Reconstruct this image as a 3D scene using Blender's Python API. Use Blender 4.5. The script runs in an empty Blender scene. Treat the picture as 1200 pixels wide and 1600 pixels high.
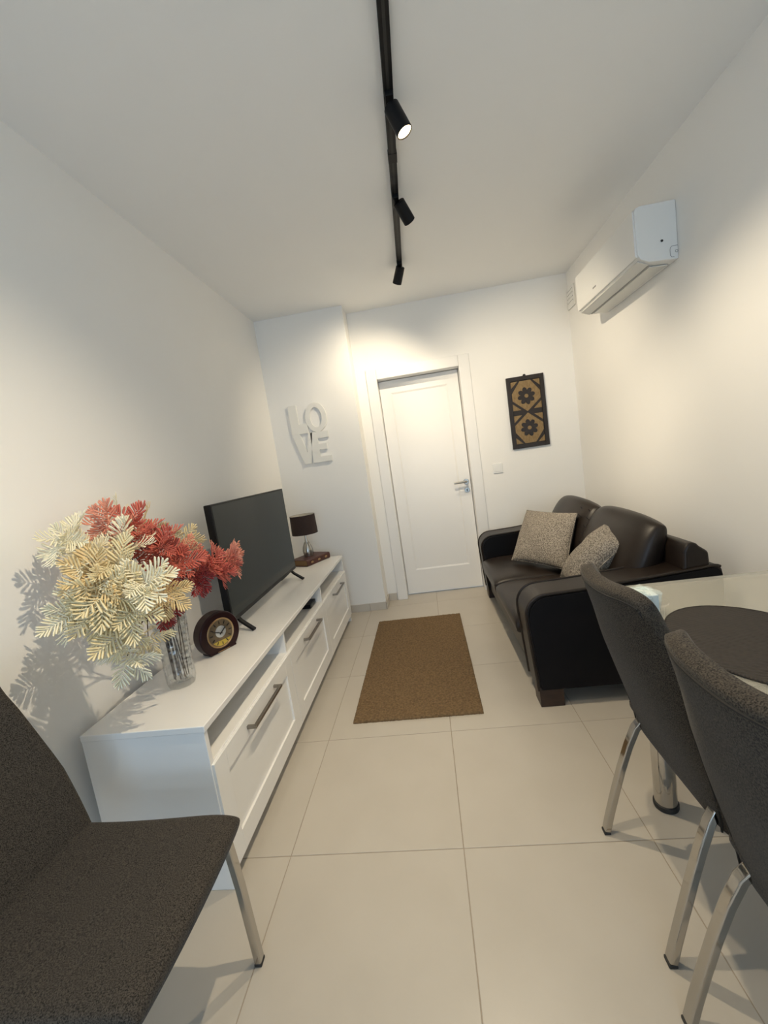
import bpy, math, random
from mathutils import Vector, Matrix
random.seed(7)
sc = bpy.context.scene
COL = sc.collection

# ------------------------------------------------------------------ camera
FPX, YAW, PITCH, ROLL, EYE = 650.2, -.108, -.1178, -.1462, 1.3049
fw = Vector((math.sin(YAW)*math.cos(PITCH), math.cos(YAW)*math.cos(PITCH), math.sin(PITCH)))
rt = Vector((math.cos(YAW), -math.sin(YAW), 0)); up = rt.cross(fw)
cr, sr = math.cos(ROLL), math.sin(ROLL)
rt, up = cr*rt+sr*up, -sr*rt+cr*up
cam = bpy.data.objects.new('camera', bpy.data.cameras.new('camera')); COL.objects.link(cam)
cam.matrix_world = Matrix(((rt.x, up.x, -fw.x, 0), (rt.y, up.y, -fw.y, 0), (rt.z, up.z, -fw.z, EYE), (0, 0, 0, 1)))
cam.data.sensor_fit = 'VERTICAL'; cam.data.sensor_height = 36; cam.data.lens = FPX/1600*36
cam.data.clip_start = .02
sc.camera = cam

# ------------------------------------------------------------------ world, daylight, exposure
sc.view_settings.view_transform = 'Standard'; sc.view_settings.look = 'None'
sc.view_settings.gamma = 1; sc.view_settings.use_curve_mapping = False
sc.view_settings.exposure = 0.58
sc.cycles.use_denoising = True
sc.cycles.max_bounces = 10; sc.cycles.diffuse_bounces = 6; sc.cycles.glossy_bounces = 5
sc.cycles.transmission_bounces = 8; sc.cycles.transparent_max_bounces = 24; sc.cycles.caustics_reflective = False; sc.cycles.caustics_refractive = False
sc.cycles.sample_clamp_indirect = 6
w = bpy.data.worlds.new('world'); sc.world = w; w.use_nodes = True
w.node_tree.nodes['Background'].inputs[0].default_value = (.56, .77, 1.0, 1)
w.node_tree.nodes['Background'].inputs[1].default_value = 2.85
SPOT_COL = (1.0, .84, .60)

XL, XR, YD, YP, XP, H, YB = -1.2568, 1.3828, 3.8147, 3.598, -.492, 2.634, -2.4
por = bpy.data.objects.new('window_daylight_portal', bpy.data.lights.new('window_daylight_portal', 'AREA')); COL.objects.link(por)
por.data.shape = 'RECTANGLE'; por.data.size = 1.9; por.data.size_y = 2.1; por.data.cycles.is_portal = True
por.location = (.06, YB-.02, 1.1); por.rotation_euler = (math.pi/2, 0, 0)

# ------------------------------------------------------------------ helpers
class MB:
    def __init__(s): s.v = []; s.f = []
    def add(s, vs, fs):
        o = len(s.v); s.v += [tuple(v) for v in vs]; s.f += [tuple(i+o for i in f) for f in fs]; return s
    def box(s, x0, x1, y0, y1, z0, z1, M=None):
        vs = [Vector((x, y, z)) for z in (z0, z1) for y in (y0, y1) for x in (x0, x1)]
        if M: vs = [M @ v for v in vs]
        return s.add(vs, [(0, 2, 3, 1), (4, 5, 7, 6), (0, 1, 5, 4), (2, 6, 7, 3), (0, 4, 6, 2), (1, 3, 7, 5)])
    def prism(s, poly, a, b, axis='y'):
        # poly of 2-D points extruded from a to b along axis
        def P(p, t):
            return {'y': (p[0], t, p[1]), 'x': (t, p[0], p[1]), 'z': (p[0], p[1], t)}[axis]
        n = len(poly); vs = [P(p, a) for p in poly]+[P(p, b) for p in poly]
        fs = [tuple(range(n)), tuple(range(2*n-1, n-1, -1))]+[(i, i+n, (i+1) % n+n, (i+1) % n) for i in range(n)]
        return s.add(vs, fs)
    def tube(s, pts, r, n=8, cap=True, sx=1.0, ref=None):
        pts = [Vector(p) for p in pts]; m = len(pts); rr = r if isinstance(r, (list, tuple)) else [r]*m
        vs = []; last = None
        for i, p in enumerate(pts):
            d = (pts[min(i+1, m-1)]-pts[max(i-1, 0)]).normalized()
            if ref is not None: a = Vector(ref)
            elif last is None: a = Vector((0, 0, 1)) if abs(d.z) < .9 else Vector((1, 0, 0))
            else: a = last
            a = (a-d*a.dot(d)).normalized(); last = a; b = d.cross(a)
            for k in range(n):
                t = 2*math.pi*k/n; vs.append(p+a*math.cos(t)*rr[i]*sx+b*math.sin(t)*rr[i])
        fs = [(i*n+k, i*n+(k+1) % n, (i+1)*n+(k+1) % n, (i+1)*n+k) for i in range(m-1) for k in range(n)]
        if cap: fs += [tuple(range(n-1, -1, -1)), tuple((m-1)*n+k for k in range(n))]
        return s.add(vs, fs)
    def bar(s, pts, wx, wy, ref):
        # rectangular bar swept along pts; wx along ref
        pts = [Vector(p) for p in pts]; m = len(pts); vs = []
        for i, p in enumerate(pts):
            d = (pts[min(i+1, m-1)]-pts[max(i-1, 0)]).normalized(); a = Vector(ref); a = (a-d*a.dot(d)).normalized(); b = d.cross(a)
            for q, e in ((1, 1), (-1, 1), (-1, -1), (1, -1)): vs.append(p+a*wx/2*q+b*wy/2*e)
        fs = [(i*4+k, i*4+(k+1) % 4, (i+1)*4+(k+1) % 4, (i+1)*4+k) for i in range(m-1) for k in range(4)]
        fs += [(3, 2, 1, 0), tuple((m-1)*4+k for k in range(4))]
        return s.add(vs, fs)
    def lathe(s, prof, n=32, c=(0, 0, 0), M=None):
        vs = []
        for r, z in prof:
            for k in range(n):
                t = 2*math.pi*k/n; v = Vector((r*math.cos(t), r*math.sin(t), z))
                vs.append((M @ v if M else v)+Vector(c))
        m = len(prof)
        fs = [(i*n+k, i*n+(k+1) % n, (i+1)*n+(k+1) % n, (i+1)*n+k) for i in range(m-1) for k in range(n)]
        if prof[0][0] > 1e-6: fs.append(tuple(range(n-1, -1, -1)))
        if prof[-1][0] > 1e-6: fs.append(tuple((m-1)*n+k for k in range(n)))
        return s.add(vs, fs)
    def pad(s, P, T, nu=20, nv=20, p=5.0):
        # closed upholstered slab around the mid-surface P(s,t), s,t in -1..1
        def G(n): return [math.sin(math.pi/2*(-1+2*i/n)) for i in range(n+1)]
        su, sv = G(nu), G(nv); e = 1e-3; top = []; bot = []
        for i, a in enumerate(su):
            for j, b in enumerate(sv):
                c = Vector(P(a, b)); du = Vector(P(min(a+e, 1), b))-Vector(P(max(a-e, -1), b)); dv = Vector(P(a, min(b+e, 1)))-Vector(P(a, max(b-e, -1)))
                n = du.cross(dv).normalized()
                t = T(a, b) if callable(T) else T
                h = t/2*max(0, (1-abs(a)**p)*(1-abs(b)**p))**(1/p)
                top.append(c+n*h); bot.append(c-n*h)
        W = nv+1; N = len(top); vs = list(top); bi = []
        for i in range(nu+1):
            for j in range(nv+1):
                if i in (0, nu) or j in (0, nv): bi.append(i*W+j)
                else: bi.append(len(vs)); vs.append(bot[i*W+j])
        fs = []
        for i in range(nu):
            for j in range(nv):
                q = (i*W+j, (i+1)*W+j, (i+1)*W+j+1, i*W+j+1)
                fs.append(q); fs.append(tuple(bi[k] for k in reversed(q)))
        return s.add(vs, fs)
    def build(s, name, mat, parent=None, smooth=False, bevel=0, loc=None, seg=2, angle=40):
        me = bpy.data.meshes.new(name); me.from_pydata(s.v, [], s.f); me.validate(); me.update()
        import bmesh
        bm = bmesh.new(); bm.from_mesh(me); bmesh.ops.recalc_face_normals(bm, faces=bm.faces); bm.to_mesh(me); bm.free()
        return link(name, me, mat, parent, smooth, bevel, loc, seg, angle)

def link(name, me, mat, parent=None, smooth=False, bevel=0, loc=None, seg=2, angle=40):
    if mat is not None and not me.materials: me.materials.append(mat)
    o = bpy.data.objects.new(name, me); COL.objects.link(o)
    if parent: o.parent = parent
    if loc: o.location = loc
    if smooth or bevel: me.shade_smooth()
    if smooth and not bevel and angle: me.set_sharp_from_angle(angle=math.radians(angle))
    if bevel:
        b = o.modifiers.new('bevel', 'BEVEL'); b.width = bevel; b.segments = seg; b.limit_method = 'ANGLE'; b.angle_limit = math.radians(35); b.harden_normals = True
    return o

def tag(o, label, cat, group=None):
    o['label'] = label; o['category'] = cat
    if group: o['group'] = group
    return o
def thing(name, label, cat, loc=(0, 0, 0), rz=0, group=None):
    o = bpy.data.objects.new(name, None); COL.objects.link(o); o.location = loc; o.rotation_euler = (0, 0, rz); o.empty_display_size = .05
    return tag(o, label, cat, group)
def struct(o, label=None):
    o['kind'] = 'structure'
    if label: o['label'] = label
    return o
def dup(root, loc, rz=0, label=None):
    r = root.copy(); COL.objects.link(r); r.location = loc; r.rotation_euler = (0, 0, rz)
    if label: r['label'] = label
    for ch in list(root.children):
        c = ch.copy(); COL.objects.link(c); c.parent = r
        for g in list(ch.children):
            d = g.copy(); COL.objects.link(d); d.parent = c
    return r

# ------------------------------------------------------------------ materials
def mat(name, col, rough=.5, metal=0, spec=.5, noise=None, bump=None, **kw):
    m = bpy.data.materials.new(name); m.use_nodes = True; nt = m.node_tree; b = nt.nodes['Principled BSDF']
    b.inputs['Base Color'].default_value = (*col, 1); b.inputs['Roughness'].default_value = rough
    b.inputs['Metallic'].default_value = metal; b.inputs['Specular IOR Level'].default_value = spec
    for k, v in kw.items(): b.inputs[k.replace('_', ' ')].default_value = v
    tc = nt.nodes.new('ShaderNodeTexCoord')
    if noise:   # (scale, colour2, stretch, contrast lo, hi)
        sc_, c2, st, lo, hi = noise
        mp = nt.nodes.new('ShaderNodeMapping'); mp.inputs['Scale'].default_value = st
        n = nt.nodes.new('ShaderNodeTexNoise'); n.inputs['Scale'].default_value = sc_; n.inputs['Detail'].default_value = 4
        r = nt.nodes.new('ShaderNodeValToRGB'); r.color_ramp.elements[0].position = lo; r.color_ramp.elements[1].position = hi
        r.color_ramp.elements[0].color = (*col, 1); r.color_ramp.elements[1].color = (*c2, 1)
        nt.links.new(tc.outputs['Object'], mp.inputs['Vector']); nt.links.new(mp.outputs[0], n.inputs['Vector'])
        nt.links.new(n.outputs[0], r.inputs[0]); nt.links.new(r.outputs[0], b.inputs['Base Color'])
    if bump:    # (scale, strength, distance)
        n2 = nt.nodes.new('ShaderNodeTexNoise'); n2.inputs['Scale'].default_value = bump[0]; n2.inputs['Detail'].default_value = 3
        bp = nt.nodes.new('ShaderNodeBump'); bp.inputs['Strength'].default_value = bump[1]; bp.inputs['Distance'].default_value = bump[2]
        nt.links.new(tc.outputs['Object'], n2.inputs['Vector']); nt.links.new(n2.outputs[0], bp.inputs['Height']); nt.links.new(bp.outputs[0], b.inputs['Normal'])
    return m
O1 = (1, 1, 1)
M_wall = mat('wall_paint', (.86, .85, .825), .75, noise=(3, (.85, .84, .815), O1, .3, .7), bump=(180, .05, .001))
M_ceil = mat('ceiling_paint', (.87, .87, .86), .8, noise=(3, (.86, .86, .85), O1, .3, .7), bump=(150, .05, .001))
M_tile = mat('floor_tile', (.47, .43, .37), .30, noise=(5, (.445, .405, .345), O1, .3, .7), bump=(60, .02, .0005))
M_grout = mat('grout', (.33, .28, .22), .85, bump=(300, .1, .0005))
M_skirt = mat('skirting_tile', (.56, .52, .46), .35, noise=(8, (.53, .49, .43), O1, .3, .7))
M_lacq = mat('white_lacquer', (.80, .79, .765), .22, noise=(4, (.79, .78, .755), O1, .3, .7))
M_door = mat('door_paint', (.83, .82, .80), .35, noise=(4, (.82, .81, .79), O1, .3, .7))
M_dark = mat('dark_gap', (.02, .02, .02), .8, noise=(30, (.025, .025, .025), O1, .3, .7))
M_nick = mat('brushed_nickel', (.36, .33, .29), .32, 1, noise=(40, (.30, .28, .25), (1, 20, 1), .3, .7))
M_chrome = mat('chrome', (.55, .535, .51), .08, 1, noise=(6, (.50, .485, .46), O1, .3, .7))
M_black = mat('black_metal', (.006, .006, .007), .45, spec=.2, noise=(20, (.009, .009, .010), O1, .3, .7))
M_satin = mat('satin_nickel', (.52, .50, .46), .28, 1, noise=(40, (.46, .44, .40), (1, 1, 12), .3, .7))
M_rubber = mat('black_rubber', (.012, .012, .012), .6, noise=(20, (.018, .018, .018), O1, .3, .7))
M_tvb = mat('tv_plastic', (.006, .006, .007), .4, spec=.2, noise=(20, (.008, .008, .009), O1, .3, .7))
M_screen = mat('tv_screen', (.008, .014, .015), .12, spec=.22, noise=(2, (.009, .016, .017), O1, .3, .7))
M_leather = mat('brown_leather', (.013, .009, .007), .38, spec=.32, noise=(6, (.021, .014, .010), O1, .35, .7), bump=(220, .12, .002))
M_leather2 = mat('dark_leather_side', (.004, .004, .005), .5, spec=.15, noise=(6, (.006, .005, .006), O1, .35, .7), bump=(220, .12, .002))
M_wood = mat('dark_wood', (.022, .010, .006), .4, noise=(10, (.04, .018, .01), (1, 1, 8), .35, .7))
M_pillow = mat('pillow_weave', (.34, .30, .25), .95, noise=(170, (.10, .085, .07), (1, 1, 1), .42, .60), bump=(200, .6, .004))
M_fabric = mat('chair_fabric', (.076, .064, .051), .95, spec=.08, noise=(420, (.013, .012, .011), (1, 1, 1), .38, .66), bump=(520, .3, .0015), Sheen_Weight=.08)
M_seam = mat('chair_seam', (.012, .011, .010), .9, noise=(200, (.018, .016, .014), O1, .3, .7))
M_rug = mat('rug_pile', (.185, .118, .056), 1.0, noise=(90, (.10, .062, .028), O1, .35, .7), bump=(160, .8, .006))
M_glasswhite = mat('white_table_glass', (.52, .50, .42), .03, noise=(2, (.51, .49, .41), O1, .3, .7), Alpha=.45)
M_mat = mat('placemat', (.030, .022, .016), .7, noise=(60, (.02, .015, .011), O1, .3, .7))
M_plastic = mat('white_plastic', (.80, .80, .78), .35, noise=(4, (.79, .79, .77), O1, .3, .7))
M_acflap = mat('ac_flap_plastic', (.66, .66, .63), .4, noise=(4, (.65, .65, .62), O1, .3, .7))
M_grey = mat('grey_mark', (.30, .30, .30), .5, noise=(20, (.33, .33, .33), O1, .3, .7))
M_frame = mat('picture_frame_wood', (.010, .007, .006), .5, noise=(30, (.018, .010, .007), (1, 1, 6), .3, .7))
M_tan = mat('straw_inlay', (.27, .185, .085), .7, noise=(45, (.17, .105, .04), (3, 1, 1), .3, .75))
M_letter = mat('letter_paint', (.80, .79, .75), .6, noise=(10, (.79, .78, .74), O1, .3, .7))
M_shade = mat('lamp_shade_fabric', (.026, .014, .012), .9, noise=(150, (.034, .019, .016), O1, .3, .7), bump=(300, .2, .001))
M_shadein = mat('lamp_shade_lining', (.62, .58, .50), .8, noise=(20, (.6, .56, .48), O1, .3, .7))
M_book = mat('book_leather', (.085, .022, .015), .45, noise=(25, (.05, .014, .010), O1, .3, .7))
M_pages = mat('book_pages', (.22, .13, .055), .8, noise=(300, (.15, .085, .035), (.05, .05, 6), .3, .7))
M_gilt = mat('gilt', (.45, .30, .14), .4, .6, noise=(30, (.35, .22, .1), O1, .3, .7))
M_clock = mat('burgundy_wood', (.016, .0025, .0035), .28, spec=.3, noise=(15, (.022, .004, .005), (1, 1, 5), .3, .7))
M_dial = mat('clock_dial', (.20, .135, .07), .5, noise=(30, (.09, .06, .03), O1, .3, .7))
M_gold = mat('gold', (.62, .46, .08), .35, .4, noise=(40, (.5, .36, .06), O1, .3, .7))
M_silver = mat('silver_dial', (.5, .5, .48), .4, .3, noise=(40, (.4, .4, .38), O1, .3, .7))
M_cream = mat('cream_frond', (.86, .78, .54), .6, noise=(14, (.80, .66, .36), O1, .35, .75))
M_ivory = mat('ivory_frond', (.94, .90, .74), .6, noise=(14, (.90, .82, .56), O1, .35, .75))
M_tanf = mat('tan_frond', (.84, .68, .40), .6, noise=(14, (.78, .58, .28), O1, .35, .75))
M_coral = mat('coral_frond', (.66, .19, .13), .6, noise=(14, (.50, .09, .07), O1, .35, .75))
M_peach = mat('peach_frond', (.82, .42, .30), .6, noise=(14, (.70, .22, .15), O1, .35, .75))
M_ruby = mat('ruby_frond', (.34, .035, .035), .6, noise=(14, (.26, .025, .03), O1, .35, .75))
M_stem = mat('plant_stem', (.030, .015, .010), .7, noise=(30, (.05, .025, .015), O1, .3, .7))
def crystal():
    m = bpy.data.materials.new('crystal'); m.use_nodes = True; nt = m.node_tree; nt.nodes.remove(nt.nodes['Principled BSDF'])
    tr = nt.nodes.new('ShaderNodeBsdfTransparent'); tr.inputs[0].default_value = (.97, .98, .98, 1)
    gl = nt.nodes.new('ShaderNodeBsdfGlossy'); gl.inputs['Roughness'].default_value = .05
    lw = nt.nodes.new('ShaderNodeLayerWeight'); lw.inputs[0].default_value = .30
    tc = nt.nodes.new('ShaderNodeTexCoord'); vo = nt.nodes.new('ShaderNodeTexVoronoi'); vo.inputs['Scale'].default_value = 48
    bp = nt.nodes.new('ShaderNodeBump'); bp.inputs['Strength'].default_value = .55; bp.inputs['Distance'].default_value = .006
    mx = nt.nodes.new('ShaderNodeMixShader'); nt.links.new(tc.outputs['Object'], vo.inputs['Vector']); nt.links.new(vo.outputs['Distance'], bp.inputs['Height'])
    nt.links.new(bp.outputs[0], gl.inputs['Normal']); nt.links.new(bp.outputs[0], lw.inputs['Normal'])
    mm = nt.nodes.new('ShaderNodeMath'); mm.operation = 'MULTIPLY_ADD'; mm.inputs[1].default_value = .55; mm.inputs[2].default_value = .07
    nt.links.new(lw.outputs['Facing'], mm.inputs[0]); nt.links.new(mm.outputs[0], mx.inputs[0]); nt.links.new(tr.outputs[0], mx.inputs[1]); nt.links.new(gl.outputs[0], mx.inputs[2])
    nt.links.new(mx.outputs[0], nt.nodes['Material Output'].inputs['Surface']); return m
M_crystal = crystal()
M_film = mat('clear_film', (.80, .92, .90), .12, Alpha=.28, bump=(60, .6, .004))
M_paper = mat('paper_napkin', (.78, .82, .80), .9, noise=(40, (.74, .78, .76), O1, .3, .7))
def emit(name, col, st):
    m = bpy.data.materials.new(name); m.use_nodes = True; b = m.node_tree.nodes['Principled BSDF']
    b.inputs['Base Color'].default_value = (.8, .8, .8, 1); b.inputs['Emission Color'].default_value = (*col, 1); b.inputs['Emission Strength'].default_value = st
    return m
M_lamp = emit('lit_lens', (1, .78, .45), 4)

def wave_bump(m, scale, strength, dist, direction='X'):
    nt = m.node_tree; b = nt.nodes['Principled BSDF']; tc = nt.nodes['Texture Coordinate']
    wv = nt.nodes.new('ShaderNodeTexWave'); wv.bands_direction = direction; wv.inputs['Scale'].default_value = scale; wv.inputs['Distortion'].default_value = 1.2
    bp = nt.nodes.new('ShaderNodeBump'); bp.inputs['Strength'].default_value = strength; bp.inputs['Distance'].default_value = dist
    nt.links.new(tc.outputs['Object'], wv.inputs['Vector']); nt.links.new(wv.outputs['Fac'], bp.inputs['Height']); nt.links.new(bp.outputs[0], b.inputs['Normal'])
wave_bump(M_mat, 55, .7, .003, 'Y')

# ------------------------------------------------------------------ room shell
T = .15
fl = struct(MB().box(XL, XR, YB, YD+.13, -.06, -.0015).build('floor', M_grout), 'large beige square floor tiles with thin grey joints')
X0, Y0, G = -.6348, 1.2481, .0015
xs = [XL]+[X0+.6*k for k in range(-1, 4) if XL < X0+.6*k < XR]+[XR]
ys = [YB]+[Y0+.6*k for k in range(-6, 5) if YB < Y0+.6*k < YD]+[YD+.12]
cache = {}
for i in range(len(xs)-1):
    for j in range(len(ys)-1):
        a, b = xs[i+1]-xs[i]-2*G, ys[j+1]-ys[j]-2*G
        if a < .004: continue
        if xs[i+1] <= XP and ys[j] >= YP: continue
        k = (round(a, 3), round(b, 3))
        if k not in cache:
            m_ = MB().box(-a/2, a/2, -b/2, b/2, -.010, 0)
            o = m_.build('tile', M_tile, fl, bevel=.0012); cache[k] = o.data
        else:
            o = link('tile', cache[k], M_tile, fl, bevel=.0012)
        o.location = ((xs[i]+xs[i+1])/2, (ys[j]+ys[j+1])/2, 0)
struct(MB().box(XL-T, XR+T, YB-T, YD+.16, H, H+.12).build('ceiling', M_ceil), 'plain white painted ceiling')
struct(MB().box(XL-T, XL, YB-T, YD+.16, -.06, H).build('wall_left', M_wall), 'plain cream wall beside the media cabinet')
struct(MB().box(XR, XR+T, YB-T, YD+.16, -.06, H).build('wall_right', M_wall), 'plain cream wall behind the sofa')
DX0, DX1, DZ = -.305, .420, 2.035          # clear door opening
wb = MB(); wb.box(XL, DX0-.03, YD, YD+.15, -.06, H); wb.box(DX1+.03, XR, YD, YD+.15, -.06, H); wb.box(DX0-.03, DX1+.03, YD, YD+.15, DZ+.03, H)
wb.box(DX0-.03, DX1+.03, YD+.152, YD+.16, -.06, DZ+.03)  # added unseen slab behind the leaf, stops outside light at its gaps
struct(wb.build('wall_back', M_wall), 'pale wall around the white door')
struct(MB().box(XL, XP, YP, YD, -.06, H).build('wall_pier', M_wall), 'projecting wall pier carrying the love letters')
wr = MB(); OX0, OX1, OZ = -.9, 1.02, 2.15
wr.box(XL, OX0, YB-T, YB, -.06, H); wr.box(OX1, XR, YB-T, YB, -.06, H); wr.box(OX0, OX1, YB-T, YB, OZ, H); wr.box(OX0, OX1, YB-T, YB, -.06, .06)
struct(wr.build('wall_rear', M_wall), 'wall with the wide balcony window')
wn = thing('window_1', 'white framed balcony window', 'window', (0, YB-.05, 0)); del wn['category']; struct(wn)
for a, b in ((OX0, OX0+.06), (OX1-.06, OX1), (.03, .09)): MB().box(a, b, -.03, .03, .06, OZ).build('window_frame', M_door, wn, bevel=.004)
for a, b in ((.06, .12), (OZ-.06, OZ)): MB().box(OX0+.06, OX1-.06, -.028, .028, a, b).build('window_frame', M_door, wn, bevel=.004)

# skirting tiles
def skirting(name, segs, label):
    # segs: list of (p0, p1, normal) along the wall foot
    back = MB(); root = None; pieces = []
    for (x0, y0), (x1, y1), (nx, ny) in segs:
        L = math.hypot(x1-x0, y1-y0); dx, dy = (x1-x0)/L, (y1-y0)/L
        M = Matrix(((dx, nx, 0, x0), (dy, ny, 0, y0), (0, 0, 1, 0), (0, 0, 0, 1)))
        back.box(0, L, 0, .005, 0, .068, M); t = 0
        n = max(1, round(L/.6)) if L > .8 else 1
        cuts = [L*i/n for i in range(n+1)] if L > .5 else [0, L]
        for a, b in zip(cuts[:-1], cuts[1:]): pieces.append((M, a+.001, b-.001))
    root = struct(back.build(name, M_grout), label)
    for M, a, b in pieces: MB().box(a, b, .004, .011, 0, .07, M).build('skirting_tile', M_skirt, root, bevel=.001)
skirting('baseboard_left', [((XL, YB), (XL, YP), (1, 0))], 'beige tile skirting along the cabinet wall')
skirting('baseboard_right', [((XR, YD), (XR, YB), (-1, 0))], 'beige tile skirting along the sofa wall')
skirting('baseboard_pier', [((XL, YP), (-.640, YP), (0, -1)), ((-.640, YP), (XP, YP), (0, -1)), ((XP, YP-.011), (XP, YD-.012), (1, 0))], 'grey beige tile skirting around the wall pier')
skirting('baseboard_back', [((XP+.011, YD), (-.405, YD), (0, -1)), ((.52, YD), (XR, YD), (0, -1))], 'beige tile skirting beside the door')

# ------------------------------------------------------------------ door
d1 = thing('door_1', 'white panelled interior door in white casing', 'door', (0, YD, 0)); del d1['category']; struct(d1)
CW = .085; CA, CB, CZ = -.397, .515, 2.128
for nm, a, b, z0, z1 in (('door_casing', CA, DX0, 0, CZ), ('door_casing', DX1, CB, 0, CZ), ('door_casing', DX0, DX1, DZ, CZ)):
    o = MB().box(a, b, -.016, 0, z0, z1).build(nm, M_door, d1, bevel=.004)
for a, b, z0, z1 in ((DX0-.03, DX0, 0, DZ+.03), (DX1, DX1+.03, 0, DZ+.03), (DX0, DX1, DZ, DZ+.03)):
    MB().box(a, b, -.010, .15, z0, z1).build('door_jamb', M_door, d1, bevel=.003)
LX0, LX1, LZ0, LZ1, LY = DX0+.004, DX1-.006, .012, DZ-.005, .100
leaf = MB().box(LX0, LX1, LY+.006, LY+.042, LZ0, LZ1).build('door_leaf', M_door, d1, bevel=.001)
PX0, PX1, PZ0, PZ1 = -.203, .313, .237, 1.918
for a, b, c, e in ((LX0, PX0, LZ0, LZ1), (PX1, LX1, LZ0, LZ1), (PX0, PX1, LZ0, PZ0), (PX0, PX1, PZ1, LZ1)):
    MB().box(a, b, LY, LY+.007, c, e).build('door_frame_board', M_door, d1, bevel=.0005)
def ring(x0, x1, z0, z1, y0, y1, wd):
    m = MB()
    o4 = [(x0, z0), (x1, z0), (x1, z1), (x0, z1)]; i4 = [(x0+wd, z0+wd), (x1-wd, z0+wd), (x1-wd, z1-wd), (x0+wd, z1-wd)]
    vs = [(x, y0, z) for x, z in o4]+[(x, y1, z) for x, z in i4]
    return m.add(vs, [(i, (i+1) % 4, (i+1) % 4+4, i+4) for i in range(4)])
MB().add(*[(lambda r: (r.v, r.f))(ring(PX0, PX1, PZ0, PZ1, LY, LY+.0065, .016))][0]).build('panel_moulding', M_door, d1)
HX, HZ = .375, 1.02
ha = MB().lathe([(0, 0), (.025, 0), (.025, .006), (.022, .009), (0, .009)], 24, (HX, LY, HZ), Matrix.Rotation(math.pi/2, 3, 'X')).build('handle_rosette', M_satin, d1, smooth=True)
MB().tube([(HX, LY-.005, HZ), (HX, LY-.05, HZ), (HX-.004, LY-.056, HZ), (HX-.012, LY-.058, HZ), (HX-.115, LY-.058, HZ)], .0095, 12).build('door_handle', M_satin, d1, smooth=True)
lo = MB().lathe([(0, 0), (.025, 0), (.025, .006), (.022, .009), (0, .009)], 24, (HX, LY, HZ-.078), Matrix.Rotation(math.pi/2, 3, 'X')).build('lock_rosette', M_satin, d1, smooth=True)
MB().box(HX-.004, HX+.004, LY-.0105, LY-.008, HZ-.092, HZ-.068).build('keyhole', M_dark, lo)

# ------------------------------------------------------------------ media cabinet
CX0, CX1, CY0, CY1, CH = -1.203, -.779, 1.139, 3.408, .581
cab = thing('media_cabinet', 'long low white media cabinet with three panelled drawers and open shelf bays', 'cabinet', (CX0, CY0, 0))
def cb(name, x0, x1, y0, y1, z0, z1, m=M_lacq, bev=.002, par=None):
    return MB().box(x0-CX0, x1-CX0, y0-CY0, y1-CY0, z0, z1).build(name, m, par or cab, bevel=bev)
cb('cabinet_top', CX0, CX1+.002, CY0-.003, CY1+.003, CH-.022, CH, bev=.003)
for y in (CY0, CY1-.02): cb('side_panel', CX0, CX1-.004, y, y+.02, 0, CH-.022)
bays = [CY0+.02+(CY1-CY0-.04)*i/3 for i in range(4)]
for y in bays[1:3]: cb('divider', CX0+.01, CX1-.008, y-.008, y+.008, .09, CH-.022)
cb('niche_shelf', CX0+.01, CX1-.006, CY0+.02, CY1-.02, .432, .450)
cb('back_panel', CX0, CX0+.01, CY0+.02, CY1-.02, .05, CH-.022)
cb('bottom_panel', CX0+.01, CX1-.03, CY0+.02, CY1-.02, .075, .093)
cb('plinth', CX0+.02, CX1-.05, CY0+.02, CY1-.02, 0, .075)
for i in range(3):
    y0, y1 = bays[i]+.002-(.018 if i == 0 else 0), bays[i+1]-.002+(.018 if i == 2 else 0); z0, z1 = .062, .444
    d = cb('drawer_front', CX1-.018, CX1-.004, y0, y1, z0, z1, bev=.001)
    fw_ = .077
    for a, b, c, e in ((y0, y0+fw_, z0, z1), (y1-fw_, y1, z0, z1), (y0+fw_, y1-fw_, z0, z0+fw_), (y0+fw_, y1-fw_, z1-fw_, z1)):
        cb('drawer_frame', CX1-.005, CX1+.005, a, b, c, e, bev=.0012, par=d)
    yc = (y0+y1)/2; hz = .408
    hm = MB().box(CX1+.030-CX0, CX1+.042-CX0, yc-.145-CY0, yc+.145-CY0, hz-.006, hz+.006)
    for s_ in (-1, 1): hm.box(CX1+.004-CX0, CX1+.0302-CX0, yc+s_*.139-.006-CY0, yc+s_*.139+.006-CY0, hz-.006, hz+.006)
    hm.build('drawer_handle', M_nick, d, bevel=.001)

# ------------------------------------------------------------------ television
tv = thing('television', 'black flat screen television on two splayed feet on the white cabinet', 'television', (-1.0, 2.345, CH))
tw, tz0, tz1 = .505, .068, .645
MB().box(-.035, -.004, -tw, tw, tz0, tz1).build('tv_shell', M_tvb, tv, bevel=.004)
MB().box(-.062, -.034, -tw+.16, tw-.16, tz0+.03, tz0+.36).build('tv_rear_housing', M_tvb, tv, bevel=.01)
MB().box(-.005, .001, -tw, tw, tz0, tz1).build('bezel', M_tvb, tv, bevel=.0015)
MB().box(-.002, .0022, -tw+.009, tw-.009, tz0+.022, tz1-.008).build('screen', M_screen, tv)
for y in (-.43, .43):
    m = MB()
    m.bar([(-.018, y, tz0+.012), (.004, y, .05), (.075, y-.02, .006)], .012, .022, (0, 0, 1)); m.bar([(-.018, y, tz0+.012), (-.04, y, .05), (-.10, y+.02, .006)], .012, .022, (0, 0, 1))
    m.build('tv_foot', M_tvb, tv, bevel=.002)
pts = [(-1.12+.02*math.sin(t*5), 2.15+.75*t, CH+.004) for t in [i/24 for i in range(25)]]
tag(MB().tube(pts, .0032, 8).build('power_cable', M_plastic, smooth=True), 'thin white cable lying on the cabinet behind the television', 'cable')

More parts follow.
